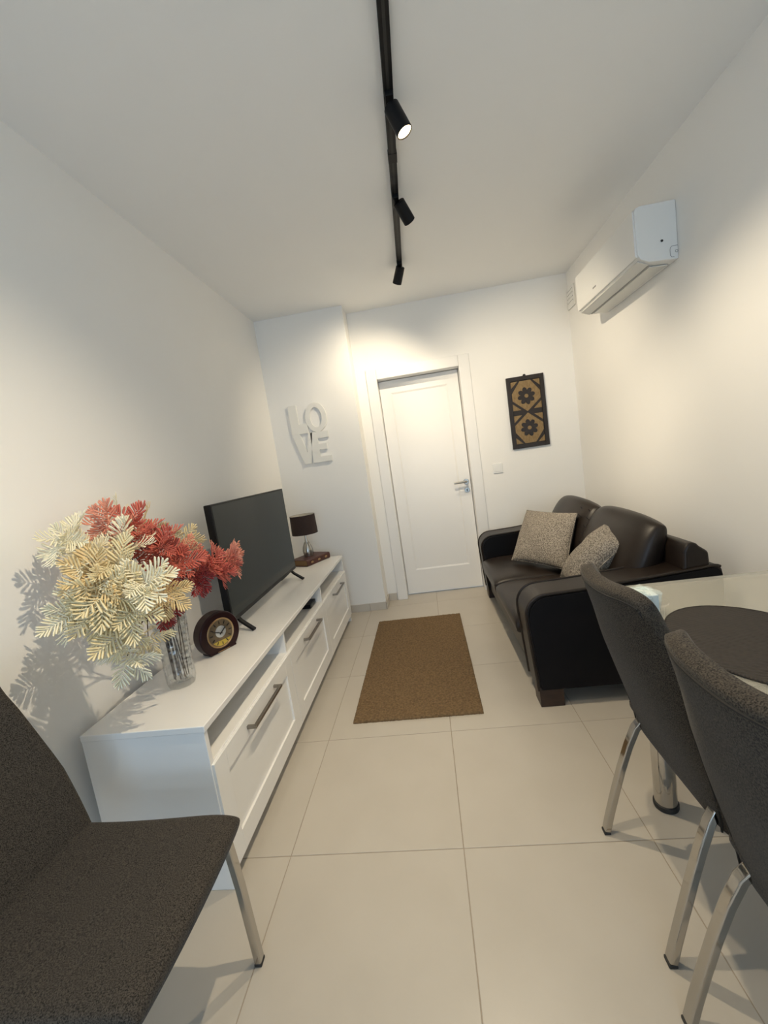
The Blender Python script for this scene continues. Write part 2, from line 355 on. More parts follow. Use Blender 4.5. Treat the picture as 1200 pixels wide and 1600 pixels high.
# set-top box in the open bay
sb = thing('set_top_box', 'small black set top box in the middle open bay of the cabinet', 'media box', (-.885, 2.565, .450))
MB().box(-.075, .06, -.065, .055, .004, .030).build('box_body', M_tvb, sb, bevel=.003)
MB().box(.0595, .0610, -.05, .04, .009, .024).build('front_window', M_screen, sb)
for x in (-.06, .045):
    for y in (-.05, .04): MB().lathe([(0, 0), (.006, 0), (.006, .005), (0, .005)], 10, (x, y, 0)).build('rubber_foot', M_rubber, sb)

# ------------------------------------------------------------------ clock
ck = thing('mantel_clock', 'round burgundy wooden clock with gold dial beside the crystal vase', 'clock', (-1.010, 1.705, CH), math.atan2(.877, -.48)-math.pi/2+math.pi/2-math.pi/2)
# local: +Y... front faces local -Y after rotation below
ck.rotation_euler = (0, 0, math.atan2(-.48, .877)+math.pi/2)   # local -Y points towards (.877,-.48)
R_, hc = .099, .080
def circ(r, c, a0, a1, n): return [(c[0]+r*math.sin(a0+(a1-a0)*i/n), c[1]+r*math.cos(a0+(a1-a0)*i/n)) for i in range(n+1)]
cut = math.pi-math.asin(min(1, math.sqrt(R_**2-hc**2)/R_))
poly = circ(R_, (0, hc), -cut, cut, 48)
MB().prism(poly, -.028, .030, 'y').build('clock_body', M_clock, ck, bevel=.008, seg=3)
MB().box(-.066, .066, -.030, .034, 0, .010).build('clock_base', M_clock, ck, bevel=.003)
MB().box(-.03, .03, -.0312, -.0298, .004, .0065).build('base_inlay', M_gilt, ck)
RX = Matrix.Rotation(math.pi/2, 3, 'X')
bz = MB().lathe([(.058, 0), (.066, 0), (.067, .003), (.064, .006), (.060, .004), (.058, 0)], 40, (0, -.027, hc+.004), RX).build('bezel_ring', M_gilt, ck, smooth=True)
dl = MB().lathe([(0, 0), (.060, 0), (.060, .0025), (0, .0025)], 40, (0, -.0275, hc+.004), RX).build('dial', M_dial, ck, smooth=True)
MB().lathe([(0, .0026), (.026, .0026), (.026, .0032), (0, .0032)], 30, (0, -.0275, hc+.010), RX).build('dial_centre', M_silver, dl)
seg = [(.056*math.sin(t), -.0315, hc+.004-.056*math.cos(t)) for t in [-.95+1.9*i/16 for i in range(17)]]
MB().add(seg, [tuple(range(17))]).build('gold_segment', M_gold, dl)
for k in range(12):
    a = k*math.pi/6; M = Matrix.Translation((0, -.031, hc+.004)) @ Matrix.Rotation(a, 4, 'Y')
    MB().box(-.0022, .0022, -.0008, .0008, .040, .054, M).build('hour_mark', M_frame, dl)
for a, L, wd in ((.9, .030, .0022), (-1.15, .042, .0016)):
    M = Matrix.Translation((0, -.0328, hc+.004)) @ Matrix.Rotation(a, 4, 'Y')
    MB().box(-wd, wd, -.0006, .0006, -.008, L, M).build('clock_hand', M_frame, dl)

# ------------------------------------------------------------------ book and lamp
bk = thing('hardback_book', 'thick brown leather bound book lying flat under the table lamp', 'book', (-.945, 3.256, CH), math.atan2(.25, .125))
# local +X along the spine, spine on local -Y side
MB().box(-.140, .140, -.004, .176, 0, .005).build('book_cover', M_book, bk, bevel=.0015)
MB().box(-.140, .140, -.004, .176, .046, .051).build('book_cover', M_book, bk, bevel=.0015)
sp = MB().prism([(-.004, 0), (-.004, .051), (-.011, .044), (-.013, .0255), (-.011, .007)], -.140, .140, 'x').build('book_spine', M_book, bk, bevel=.001)
for x in (-.085, .0, .085):
    MB().prism([(.016*math.cos(t), .0255+.009*math.sin(t)) for t in [2*math.pi*i/12 for i in range(12)]], -.0142, -.0118, 'y').build('spine_ornament', M_gilt, sp, loc=(x, 0, 0))
MB().box(-.134, .134, -.003, .168, .005, .046).build('page_block', M_pages, bk, bevel=.001)
lp = thing('table_lamp', 'small table lamp with dark brown drum shade standing on the leather book', 'lamp', (-1.03, 3.30, CH+.051))
MB().lathe([(0, 0), (.034, 0), (.036, .004), (.036, .010), (.040, .03), (.041, .05), (.036, .075), (.026, .098), (.016, .118), (.011, .14), (.009, .17), (.009, .215), (0, .215)], 32).build('lamp_base', M_satin, lp, smooth=True)
for k in range(8):
    a = k*math.pi/4
    MB().tube([(r*math.cos(a), r*math.sin(a), z) for r, z in ((.0365, .012), (.0405, .03), (.0415, .05), (.0365, .075), (.0265, .098), (.0165, .118))], .0034, 6).build('base_rib', M_nick, lp, smooth=True)
sh = MB().lathe([(.104, .190), (.1055, .190), (.1015, .345), (.100, .345), (.104, .190)], 40)
MB().lathe([(.1055, .190), (.1015, .345)], 40).build('lamp_shade', M_shade, lp, smooth=True).modifiers.new('t', 'SOLIDIFY').thickness = .0015
ln = MB(); ln.lathe([(.1035, .191), (.0995, .3445)], 40); ln.f = ln.f[:40]
ln.build('shade_lining', M_shadein, lp, smooth=True)
lp.children[-2].data.polygons  # shade keeps only its wall
for o in lp.children:
    if o.name.startswith('lamp_shade'):
        import bmesh
        bm = bmesh.new(); bm.from_mesh(o.data); bmesh.ops.delete(bm, geom=[f for f in bm.faces if len(f.verts) > 4], context='FACES'); bm.to_mesh(o.data); bm.free()
for z in (.191, .344): MB().tube([(math.cos(t)*(.1048 if z < .3 else .1010), math.sin(t)*(.1048 if z < .3 else .1010), z) for t in [2*math.pi*i/40 for i in range(41)]], .0016, 6, cap=False).build('shade_rim', M_shade, lp, smooth=True)
for k in range(3):
    a = k*2*math.pi/3; MB().tube([(.008*math.cos(a), .008*math.sin(a), .21), (.0995*math.cos(a), .0995*math.sin(a), .335)], .0014, 6).build('shade_spoke', M_chrome, lp)
MB().lathe([(0, .215), (.013, .217), (.014, .235), (.024, .262), (.026, .28), (.018, .30), (0, .306)], 20).build('light_bulb', M_plastic, lp, smooth=True)

# ------------------------------------------------------------------ crystal vase
VX, VY = -1.022, 1.425
va = thing('crystal_vase', 'tall cut crystal vase full of dark stems on the white cabinet', 'vase', (VX, VY, CH))
n = 36; out = []; prof = [(.046, 0), (.050, .006), (.0505, .03), (.050, .10), (.053, .18), (.059, .26), (.066, .315)]
vs = []; fs = []
def vr(r, k, z):     # facet cuts
    return r*(1+.045*(1 if (k+int(z*40)) % 2 else -1)*(1 if .02 < z < .29 else 0))
NZ = 15
for i in range(NZ):
    z = .315*i/(NZ-1)
    for (r0, z0), (r1, z1) in zip(prof[:-1], prof[1:]):
        if z0 <= z <= z1+1e-9: r = r0+(r1-r0)*(z-z0)/(z1-z0); break
    for k in range(n): t = 2*math.pi*k/n; q = vr(r, k, z); vs.append((q*math.cos(t), q*math.sin(t), z))
m = MB(); m.add(vs, [(i*n+k, i*n+(k+1) % n, (i+1)*n+(k+1) % n, (i+1)*n+k) for i in range(NZ-1) for k in range(n)]+[tuple(range(n-1, -1, -1))])
base = len(m.v); inner = [(.0610, .315), (.0530, .25), (.0465, .16), (.0435, .05), (.040, .022)]
vi = [(r*math.cos(2*math.pi*k/n), r*math.sin(2*math.pi*k/n), z) for r, z in inner for k in range(n)]
m.add(vi, [(i*n+k, (i+1)*n+k, (i+1)*n+(k+1) % n, i*n+(k+1) % n) for i in range(len(inner)-1) for k in range(n)]+[tuple((len(inner)-1)*n+k for k in range(n))])
m.f += [((NZ-1)*n+k, (NZ-1)*n+(k+1) % n, base+(k+1) % n, base+k) for k in range(n)]
m.build('vase_glass', M_crystal, va, smooth=True, angle=12)

# ------------------------------------------------------------------ fern sprays in the vase
def frond_mesh(name, npair, L, leaf, seed):
    r = random.Random(seed); m = MB()
    def rach(t): return Vector((0, L*t, .10*L*math.sin(t*2.6)))
    m.tube([rach(i/6) for i in range(7)], [.0019*(1-.6*i/6) for i in range(7)], 4)
    items = []
    for k in range(npair):
        t = .12+.84*k/(npair-1)
        for s_ in (-1, 1): items.append((t, s_*(1.15-.72*t+r.uniform(-.1, .1)), leaf*(.62+.55*math.sin(math.pi*min(1, t*.85+.12)))*r.uniform(.9, 1.08)))
    items.append((1.0, 0, leaf*.72))
    for t, ang, ll in items:
        p = rach(t); d = Vector((math.sin(ang), math.cos(ang), 0)); cup = r.uniform(.10, .42)
        nrm = Vector((0, 0, 1)); side = d.cross(nrm)
        rows = []
        for q, wd in ((0, .0016), (.3, .0038), (.72, .0047), (.93, .0034)):
            c = p+d*ll*q+nrm*(cup*ll*q*q*.9); rows.append((c, wd))
        tip = p+d*ll+nrm*cup*ll*.9
        vs = []
        for c, wd in rows: vs += [c-side*wd, c+nrm*.0016, c+side*wd, c-nrm*.0010]
        vs.append(tip); fs = []
        for i in range(3):
            for a in range(4): fs.append((i*4+a, i*4+(a+1) % 4, (i+1)*4+(a+1) % 4, (i+1)*4+a))
        fs += [(12+a, 12+(a+1) % 4, 16) for a in range(4)]
        m.add(vs, fs)
    me = bpy.data.meshes.new(name); me.from_pydata(m.v, [], m.f); me.update(); me.shade_smooth()
    return me
FR = {}
for key, mt in (('cream', M_cream), ('ivory', M_ivory), ('tan', M_tanf), ('coral', M_coral), ('peach', M_peach), ('ruby', M_ruby)):
    FR[key] = []
    for q in range(3):
        me = frond_mesh('frond_'+key, 6+q, .090+.008*q, .048, 10*q+len(key)); me.materials.append(mt); FR[key].append(me)
RIM = Vector((VX, VY, CH+.315))
def spray(label, group, clusters, foot, name):
    # clusters: (world centre, radius scale, colour, count, facing)
    rnd = random.Random(label)
    root = thing(name, label, 'artificial plant', (VX, VY, CH+.026), 0, group)
    O = Vector((VX, VY, CH+.026)); fx, fy = foot
    main = Vector((0, 0, 0))
    for c in clusters: main += Vector(c[0])
    main = main/len(clusters)-O
    rim = Vector((fx*-1.05*.8, fy*-1.05*.8, .29))
    toward = Vector((main.x, main.y, 0)); toward = toward.normalized()*min(.034, toward.length) if toward.length > 1e-4 else toward
    rim = Vector((toward.x, toward.y, .292))
    f0 = Vector((fx, fy, 0))
    knot = rim.lerp(main, .45)+Vector((0, 0, .035))
    st = MB(); st.tube([f0, f0.lerp(rim, .5), rim, rim.lerp(knot, .5)+Vector((0, 0, .008)), knot], [.0022, .0022, .0022, .0021, .002], 6)
    st.build('stem', M_stem, root, smooth=True)
    for c, rs, colr, cnt, face in clusters:
        cc = Vector(c)-O; b = MB(); mid = knot.lerp(cc, .55)+Vector((0, 0, .012))
        b.tube([knot, mid, cc], [.0021, .0018, .0012], 5); b.build('twig', M_stem, root, smooth=True)
        axis = (cc-knot).normalized(); fv = Vector(face)
        if fv.length > 0: axis = (axis+fv).normalized()
        u = axis.orthogonal().normalized(); v_ = axis.cross(u)
        for k in range(cnt):
            az = 2.399*k+rnd.uniform(-.3, .3); tilt = math.radians(22+78*((k+.5)/cnt)**.7+rnd.uniform(-8, 8))
            d = (axis*math.cos(tilt)+(u*math.cos(az)+v_*math.sin(az))*math.sin(tilt)).normalized()
            nn = axis-d*axis.dot(d)
            nn = nn.normalized() if nn.length > .05 else u
            nn = (nn+Vector((rnd.uniform(-.35, .35), rnd.uniform(-.35, .35), rnd.uniform(-.2, .35)))); nn = (nn-d*nn.dot(d)).normalized()
            xx = d.cross(nn)
            s_ = rs*rnd.uniform(.82, 1.08)
            base = cc-axis*.02*(k % 3)
            reach = base+d*.13*s_+O
            if reach.x < XL+.012: # keep clear of the wall
                d.x += (XL+.02-reach.x)/(.13*s_); d.normalize(); nn = (nn-d*nn.dot(d)).normalized(); xx = d.cross(nn)
            me = FR[colr][rnd.randrange(3)]
            o = bpy.data.objects.new('frond', me); COL.objects.link(o); o.parent = root
            o.matrix_local = Matrix(((xx.x*s_, d.x*s_, nn.x*s_, base.x), (xx.y*s_, d.y*s_, nn.y*s_, base.y), (xx.z*s_, d.z*s_, nn.z*s_, base.z), (0, 0, 0, 1)))
    return root
CAMF = (.35, -.55, .05); ZF = (0, 0, 0)
def pw(px, py, x):    # photo pixel on the vertical plane at distance x from the cabinet wall
    d = fw+rt*((px-600)/FPX)-up*((py-800)/FPX); t = x/d.x; return tuple(Vector((0, 0, EYE))+d*t)
GC, GR = 'cream fern sprays in the crystal vase', 'coral fern sprays in the crystal vase'
spray('ivory fern spray reaching farthest from the television out of the crystal vase', GC, [(pw(100, 845, -1.13), .85, 'ivory', 8, CAMF), (pw(132, 872, -1.09), .85, 'ivory', 8, CAMF)], (-.02, -.012), 'fern_spray')
spray('pale fern spray drooping over the wall side of the crystal vase', GC, [(pw(112, 962, -1.10), .85, 'ivory', 8, CAMF), (pw(150, 958, -1.03), .9, 'cream', 9, CAMF)], (-.008, -.022), 'fern_spray')
spray('cream fern spray standing upright in the middle of the bouquet', GC, [(pw(192, 852, -1.02), .85, 'ivory', 9, CAMF), (pw(180, 885, -.99), .85, 'cream', 8, CAMF)], (.010, -.018), 'fern_spray')
spray('bright white fern spray leaning out in front of the vase rim', GC, [(pw(222, 912, -.90), .9, 'ivory', 11, CAMF), (pw(205, 955, -.92), .85, 'cream', 8, CAMF)], (.022, -.004), 'fern_spray')
spray('golden cream fern spray in the thick of the bouquet', GC, [(pw(143, 905, -1.04), .95, 'tan', 9, CAMF), (pw(165, 930, -.99), .9, 'cream', 9, CAMF)], (-.024, .004), 'fern_spray')
spray('cream fern spray hanging down low beside the crystal vase', GC, [(pw(190, 990, -.97), .85, 'cream', 8, CAMF), (pw(198, 1028, -.97), .80, 'ivory', 7, (.3, -.6, -.8)), (pw(232, 1003, -.94), .6, 'cream', 5, (.1, -.2, -.4))], (.004, -.008), 'fern_spray')
spray('tan fern spray poking over the vase rim towards the clock', GC, [(pw(262, 930, -.90), .72, 'tan', 8, (.5, -.1, -.1))], (.016, .014), 'fern_spray')
spray('cream fern spray rising behind the coral ones', GC, [(pw(285, 842, -1.08), .72, 'cream', 7, (.2, .1, .3)), (pw(226, 822, -1.12), .75, 'tan', 7, ZF), (pw(185, 802, -1.15), .6, 'ivory', 4, ZF)], (-.010, .018), 'fern_spray')
spray('coral fern spray at the top of the bouquet', GR, [(pw(172, 820, -1.07), .75, 'peach', 10, CAMF), (pw(208, 826, -1.03), .82, 'coral', 13, CAMF)], (.0, .006), 'fern_spray')
spray('dense coral fern spray above the vase rim', GR, [(pw(248, 855, -.97), .85, 'coral', 15, CAMF), (pw(275, 882, -.93), .78, 'coral', 13, CAMF), (pw(285, 862, -1.0), .7, 'peach', 6, (.3, .2, .2))], (.012, .004), 'fern_spray')
spray('coral fern spray reaching in front of the television', GR, [(pw(326, 886, -.87), .80, 'coral', 16, (.3, -.1, .1)), (pw(356, 870, -.84), .74, 'peach', 14, (.4, .0, .1)), (pw(348, 890, -.84), .72, 'coral', 12, (.4, .0, -.2)), (pw(312, 905, -.89), .62, 'ruby', 9, CAMF)], (.020, .020), 'fern_spray')
spray('dark ruby fern spray tucked into the vase mouth', GR, [(pw(255, 955, -.99), .62, 'ruby', 9, CAMF)], (-.018, .012), 'fern_spray')

# ------------------------------------------------------------------ LOVE letters on the pier
lv = thing('letter_sign', 'white cut out wall letters reading LOVE on the wall pier', 'wall sign', (-.925, YP, 1.385))
def letter(name, poly, hole=None):
    # polygon in x,z relative to sign, 24 mm thick
    if hole is None: m = MB().prism(poly, -.016, -.002, 'y')
    else:
        n_ = len(poly); m = MB(); vs = [(p[0], y, p[1]) for y in (-.016, -.002) for q in (poly, hole) for p in q]
        fs = []
        for i in range(n_):
            j = (i+1) % n_
            fs += [(i, j, n_+j, n_+i), (2*n_+i, 3*n_+i, 3*n_+j, 2*n_+j), (i, 2*n_+i, 2*n_+j, j), (n_+i, n_+j, 3*n_+j, 3*n_+i)]
        m.add(vs, fs)
    return m.build(name, M_letter, lv, bevel=.0015)
letter('letter_L', [(-.160, .510), (-.085, .510), (-.085, .345), (-.012, .345), (-.012, .262), (-.160, .262)])
el = lambda a, b: [(.072+a*math.sin(t), .385+b*math.cos(t)) for t in [2*math.pi*i/40 for i in range(40)]]
letter('letter_O', el(.094, .126), el(.050, .084))
letter('letter_V', [(-.160, .262), (-.090, .262), (-.050, .100), (-.020, .262), (.020, .262), (-.028, 0), (-.088, 0)])
letter('letter_E', [(.0, .262), (.158, .262), (.158, .205), (.060, .205), (.060, .158), (.132, .158), (.132, .106), (.060, .106), (.060, .050), (.158, .050), (.158, 0), (-.012, 0)])

# ------------------------------------------------------------------ carved picture, switch, vent
PXA, PXB, PZA, PZB = .804, 1.119, 1.249, 1.862
pic = thing('wall_panel', 'dark framed wall panel with two black flowers on straw inlay', 'wall art', ((PXA+PXB)/2, YD, PZA))
pw_, ph = (PXB-PXA)/2, PZB-PZA
MB().box(-pw_, pw_, -.012, -.001, 0, ph).build('backing_board', M_frame, pic, bevel=.001)
for a, b, c, e in ((-pw_, -pw_+.034, 0, ph), (pw_-.034, pw_, 0, ph), (-pw_+.034, pw_-.034, 0, .034), (-pw_+.034, pw_-.034, ph-.034, ph)):
    MB().box(a, b, -.022, -.011, c, e).build('frame_strip', M_frame, pic, bevel=.0015)
iw = pw_-.034
def inlay(name, poly): return MB().prism(poly, -.0145, -.0115, 'y').build(name, M_tan, pic, bevel=.0006)
for k, zc in enumerate((.034+.136, ph-.034-.136)):
    zt = ph/2-.006 if k == 0 else ph-.040; zb_ = .040 if k == 0 else ph/2+.006
    tip = .022
    if k == 0: poly = [(-.045, zb_), (.045, zb_), (iw-.004, zc-.03), (iw-.004, zc+.03), (0, zt), (0-.001, zt), (-iw+.004, zc+.03), (-iw+.004, zc-.03)]
    else: poly = [(-.001, zb_), (.001, zb_), (iw-.004, zc-.03), (iw-.004, zc+.03), (.045, zt), (-.045, zt), (-iw+.004, zc+.03), (-iw+.004, zc-.03)]
    inlay('straw_diamond', poly)
    for q in range(8):
        a = q*math.pi/4+.2; cx, cz = .049*math.cos(a), zc+.049*math.sin(a)
        M = [(cx+.026*math.cos(a)*math.cos(t)-.019*math.sin(a)*math.sin(t), cz+.026*math.sin(a)*math.cos(t)+.019*math.cos(a)*math.sin(t)) for t in [2*math.pi*i/14 for i in range(14)]]
        MB().prism(M, -.0185, -.0140, 'y').build('petal', M_frame, pic, bevel=.0008)
    MB().prism([(.032*math.cos(t), zc+.032*math.sin(t)) for t in [2*math.pi*i/20 for i in range(20)]], -.0182, -.0140, 'y').build('flower_disc', M_frame, pic)
    MB().prism([(.0165*math.cos(t), zc+.0165*math.sin(t)) for t in [2*math.pi*i/18 for i in range(18)]], -.0200, -.0180, 'y').build('flower_centre', M_tan, pic)
for s_ in (-1, 1):
    for poly in ([(s_*iw*.99, .040), (s_*iw*.99, .095), (s_*iw*.52, .040)], [(s_*iw*.99, ph-.040), (s_*iw*.99, ph-.095), (s_*iw*.52, ph-.040)],
                 [(s_*iw*.99, ph/2+.022), (s_*iw*.99, ph/2+.082), (s_*iw*.42, ph/2+.022)], [(s_*iw*.99, ph/2-.022), (s_*iw*.99, ph/2-.082), (s_*iw*.42, ph/2-.022)]):
        inlay('straw_triangle', poly)
MB().prism([(.012*math.cos(t), ph+.004+.012*math.sin(t)) for t in [2*math.pi*i/14 for i in range(14)]], -.012, -.006, 'y').build('hanging_ring', M_frame, pic)

sw = thing('light_switch', 'square white light switch on the wall between the door and the wall panel', 'light switch', (.655, YD, 1.105))
MB().box(-.043, .043, -.009, -.0005, -.043, .043).build('switch_plate', M_plastic, sw, bevel=.003)
MB().box(-.028, .028, -.0125, -.008, -.030, .030).build('rocker', M_plastic, sw, bevel=.002)

vt = thing('vent_cover', 'small perforated white vent cover high in the corner beside the air conditioner', 'vent', (XR, 3.735, 2.33))
MB().box(-.012, -.0005, -.075, .075, 0, .165).build('vent_plate', M_plastic, vt, bevel=.003)
for q in range(5):
    for r_ in range(4):
        MB().lathe([(0, 0), (.0055, 0), (.0055, .0012), (0, .0012)], 8, (-.0118, -.052+.026*q, .048+.03*r_), Matrix.Rotation(-math.pi/2, 3, 'Y')).build('vent_hole', M_grey, vt)

# ------------------------------------------------------------------ air conditioner
AY0, AY1 = 2.325, 3.110
ac = thing('air_conditioner', 'white split air conditioner mounted high on the wall above the sofa', 'air conditioner', (XR, AY0, 2.085))
AL = AY1-AY0
prof = [(-.0005, .275), (-.165, .275), (-.188, .268), (-.196, .250), (-.192, .050), (-.178, .026), (-.140, .008), (-.02, 0), (-.0005, 0)]
MB().prism(prof, 0, AL, 'y').build('ac_body', M_plastic, ac, bevel=.006, seg=3)
MB().prism([(-.196, .262), (-.203, .255), (-.201, .048), (-.195, .038), (-.188, .040)], .006, AL-.006, 'y').build('front_panel', M_plastic, ac, bevel=.003)
MB().prism([(-.185, .028), (-.135, .004), (-.132, .0005), (-.186, .022)], .02, AL-.02, 'y').build('air_flap', M_acflap, ac, bevel=.001)
MB().prism([(-.128, .0035), (-.121, .0015), (-.121, -.0008), (-.128, .0005)], .03, AL-.03, 'y').build('outlet_slot', M_grey, ac)
MB().prism([(-.118, .002), (-.030, -.002), (-.030, -.006), (-.118, -.003)], .05, AL-.05, 'y').build('rear_tray', M_acflap, ac, bevel=.001)
MB().box(-.2030, -.2015, AL*.60, AL*.60+.045, .085, .094).build('maker_badge', M_grey, ac, bevel=.0005)
MB().lathe([(0, 0), (.006, 0), (.006, .001), (0, .001)], 14, (-.075, -.0004, .095), RX).build('side_screw', M_dark, ac)
MB().tube([(-.004, -.0006, .062), (-.030, -.0006, .062), (-.038, -.0006, .056), (-.040, -.0006, .045), (-.040, -.0006, .020), (-.034, -.0006, .012), (-.022, -.0006, .010)], .0014, 6).build('knockout_outline', M_grey, ac)
MB().tube([(-.010+.006*math.cos(t), -.0006, .036+.006*math.sin(t)) for t in [2*math.pi*i/12 for i in range(13)]], .0013, 6, cap=False).build('knockout_mark', M_grey, ac)

# ------------------------------------------------------------------ track and spotlights
tx = lambda y: .062-.0236*(y-1.397)
tk = thing('light_track', 'long thin black ceiling track carrying the spotlights', 'light track', (tx(1.4), 1.4, H))
ang = math.atan(.0236); MR = Matrix.Rotation(ang, 4, 'Z')
for a, b in ((-1.9, .605), (.625, 1.70)):
    MB().box(-.0175, .0175, a, b, -.022, -.0005, MR).build('track_rail', M_black, tk, bevel=.001)
    MB().box(-.005, .005, a+.01, b-.01, -.0232, -.0215, MR).build('track_slot', M_rubber, tk)
MB().box(-.0195, .0195, .585, .645, -.024, -.0005, MR).build('track_joiner', M_black, tk, bevel=.002)
MB().box(-.018, .018, 1.70, 1.712, -.0225, -.0005, MR).build('end_cap', M_black, tk, bevel=.002)
def spotlight(y, d, label, watt, lit=True, off=(.018, 0, 0), size=1.35, blend=.6):
    d = Vector(d).normalized(); root = thing('track_spotlight', label, 'spotlight', (tx(y), y, H-.0235), 0, 'spotlights on the ceiling track')
    MB().box(-.015, .015, -.055, .055, -.018, 0, MR).build('track_adapter', M_black, root, bevel=.002)
    piv = Vector((0, 0, -.018)); c = Vector(off)+Vector((0, 0, -.062))
    MB().tube([piv+Vector((0, 0, .004)), piv+Vector((0, 0, -.012)), c-d*.01], .0055, 8).build('swivel_arm', M_black, root, smooth=True)
    q = d.to_track_quat('Z', 'Y').to_matrix()
    MB().lathe([(0, -.052), (.027, -.052), (.030, -.049), (.031, .052), (.0285, .054), (.0285, .046), (0, .046)], 32, c, q).build('housing', M_black, root, smooth=True)
    l = MB().lathe([(0, .0465), (.028, .0465), (.027, .0495), (.012, .0515), (0, .052)], 32, c, q).build('lens', M_lamp, root, smooth=True)
    L = bpy.data.lights.new('spot_beam', 'SPOT'); L.energy = watt; L.color = SPOT_COL; L.spot_size = size; L.spot_blend = blend; L.shadow_soft_size = .013
    lo_ = bpy.data.objects.new('spot_beam', L); COL.objects.link(lo_); lo_.parent = root
    lo_.location = c+d*.058; lo_.rotation_euler = d.to_track_quat('-Z', 'Y').to_euler()
    return root
spotlight(.98, (-.42, -.02, -1), 'black track spotlight hanging closest to the balcony window end', 62, size=1.9, blend=1)
spotlight(1.722, (.36, -.03, -.93), 'glowing black track spotlight with its lens turned towards the dining table', 55, size=1.9, off=(.024, .0, .0))
spotlight(2.312, (.441, .616, -.653), 'black track spotlight tilted towards the sofa wall', 62, size=1.75, blend=1, off=(.036, 0, 0))
spotlight(3.032, (-.362, .528, -.769), 'small black spotlight at the end of the track near the door', 34, size=2.0, blend=1, off=(-.015, .004, 0))

# ------------------------------------------------------------------ rug
rg = MB(); RX0, RX1, RY0, RY1 = -.530, .136, 1.962, 3.285; NX, NY = 120, 240
rr = random.Random(3); top = []
for j in range(NY+1):
    for i in range(NX+1):
        e = min(i, NX-i, j, NY-j); z = .014+rr.uniform(-.0022, .0022) if e > 0 else .009
        top.append((RX0+(RX1-RX0)*i/NX+rr.uniform(-.0012, .0012)-(RX0+RX1)/2, RY0+(RY1-RY0)*j/NY+rr.uniform(-.0012, .0012)-(RY0+RY1)/2, z))
W_ = NX+1
rg.add(top, [(j*W_+i, j*W_+i+1, (j+1)*W_+i+1, (j+1)*W_+i) for j in range(NY) for i in range(NX)])
edge = [i for i in range(NX)]+[j*W_+NX for j in range(NY)]+[NY*W_+i for i in range(NX, 0, -1)]+[j*W_ for j in range(NY, 0, -1)]
o0 = len(rg.v); rg.v += [(rg.v[k][0], rg.v[k][1], 0) for k in edge]; ne = len(edge)
rg.f += [(edge[i], o0+i, o0+(i+1) % ne, edge[(i+1) % ne]) for i in range(ne)]
tag(rg.build('rug', M_rug, smooth=True, angle=0, loc=((RX0+RX1)/2, (RY0+RY1)/2, 0)), 'brown rectangular pile rug on the beige tiles in front of the sofa', 'rug')

# ------------------------------------------------------------------ sofa
SY0, SY1, AW = 1.970, 3.690, .205
so = thing('leather_sofa', 'dark brown leather two seat sofa against the cream wall', 'sofa', (.40, SY0, 0))
LS = SY1-SY0
def arc(cx, cz, r, a0, a1, n=8): return [(cx+r*math.cos(a0+(a1-a0)*i/n), cz+r*math.sin(a0+(a1-a0)*i/n)) for i in range(n+1)]
aprof = [(.018, .09)]+[(.004, .30), (-.006, .46)]+arc(.094, .475, .100, math.pi, math.pi/2, 8)+[(.30, .583), (.60, .607), (.84, .628)]+arc(.85, .588, .04, math.pi/2, 0, 5)+[(.89, .09)]
for y0, y1 in ((0, AW), (LS-AW, LS)):
    arm = MB().prism(aprof, y0+.012, y1-.012, 'y').build('armrest', M_leather, so, bevel=.012, seg=3)
    for yy in (y0, y1):
        c0, c1 = (yy, yy+.013) if yy == y0 else (yy-.013, yy)
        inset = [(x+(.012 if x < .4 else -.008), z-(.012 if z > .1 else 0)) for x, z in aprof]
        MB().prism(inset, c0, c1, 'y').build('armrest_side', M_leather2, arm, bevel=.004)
        pp = [(x, yy+(.006 if yy == y0 else -.006), z-.002) for x, z in aprof[:-4]]
        MB().tube(pp, .0065, 8).build('piping', M_leather, arm, smooth=True)
MB().box(.03, .84, AW, LS-AW, .10, .27).build('base_frame', M_leather, so, bevel=.015, seg=3)
bprof = [(.70, .20), (.725, .70)]+arc(.765, .705, .035, math.pi*.85, math.pi*.15, 6)+[(.835, .69), (.87, .10)]
MB().prism(bprof, .012, LS-.012, 'y').build('back_frame', M_leather, so, bevel=.014, seg=3)
SW = (LS-2*AW)/2
for k in range(2):
    y0 = AW+SW*k+.003; y1 = y0+SW-.006
    def P(s_, t_, y0=y0, y1=y1):
        x = .355+.375*s_; y = (y0+y1)/2+(y1-y0)/2*t_*(1-.02*(1-s_)); drop = max(0, -s_-.72)/.28
        return (x, y, .335+.012*(1-t_*t_)*(1-s_*s_)-.006*drop)
    MB().pad(P, .150, 26, 22, 5).build('seat_cushion', M_leather, so, smooth=True, angle=0)
    def B(s_, t_, y0=y0-(.07 if k == 0 else 0), y1=y1+(.05 if k == 1 else 0)):
        z = .600+.235*s_; y = (y0+y1)/2+(y1-y0)/2*t_*(1-.05*max(0, s_)**2)
        return (.640+.085*s_-.03*(1-t_*t_)*(1-s_*s_), y, z-.035*max(0, s_)*abs(t_)**3)
    bcs = MB().pad(B, lambda a, b: .21-.03*a, 26, 24, 3.2).build('back_cushion', M_leather, so, smooth=True, angle=0)
    ys_ = (y0+y1)/2+(y1-y0)/2*(.80 if k == 0 else -.8)
    for q in range(5): MB().tube([(.545+.02*q, ys_+.012*(-1)**q, .60+.05*q), (.540+.02*q, ys_+.02, .615+.05*q)], .003, 5).build('pleat', M_leather2, bcs, smooth=True)
for x, y in ((.02, .005), (.02, LS-.105), (.76, .005), (.76, LS-.105)):
    MB().box(x, x+.115, y, y+.10, 0, .10).build('wooden_foot', M_wood, so, bevel=.003)

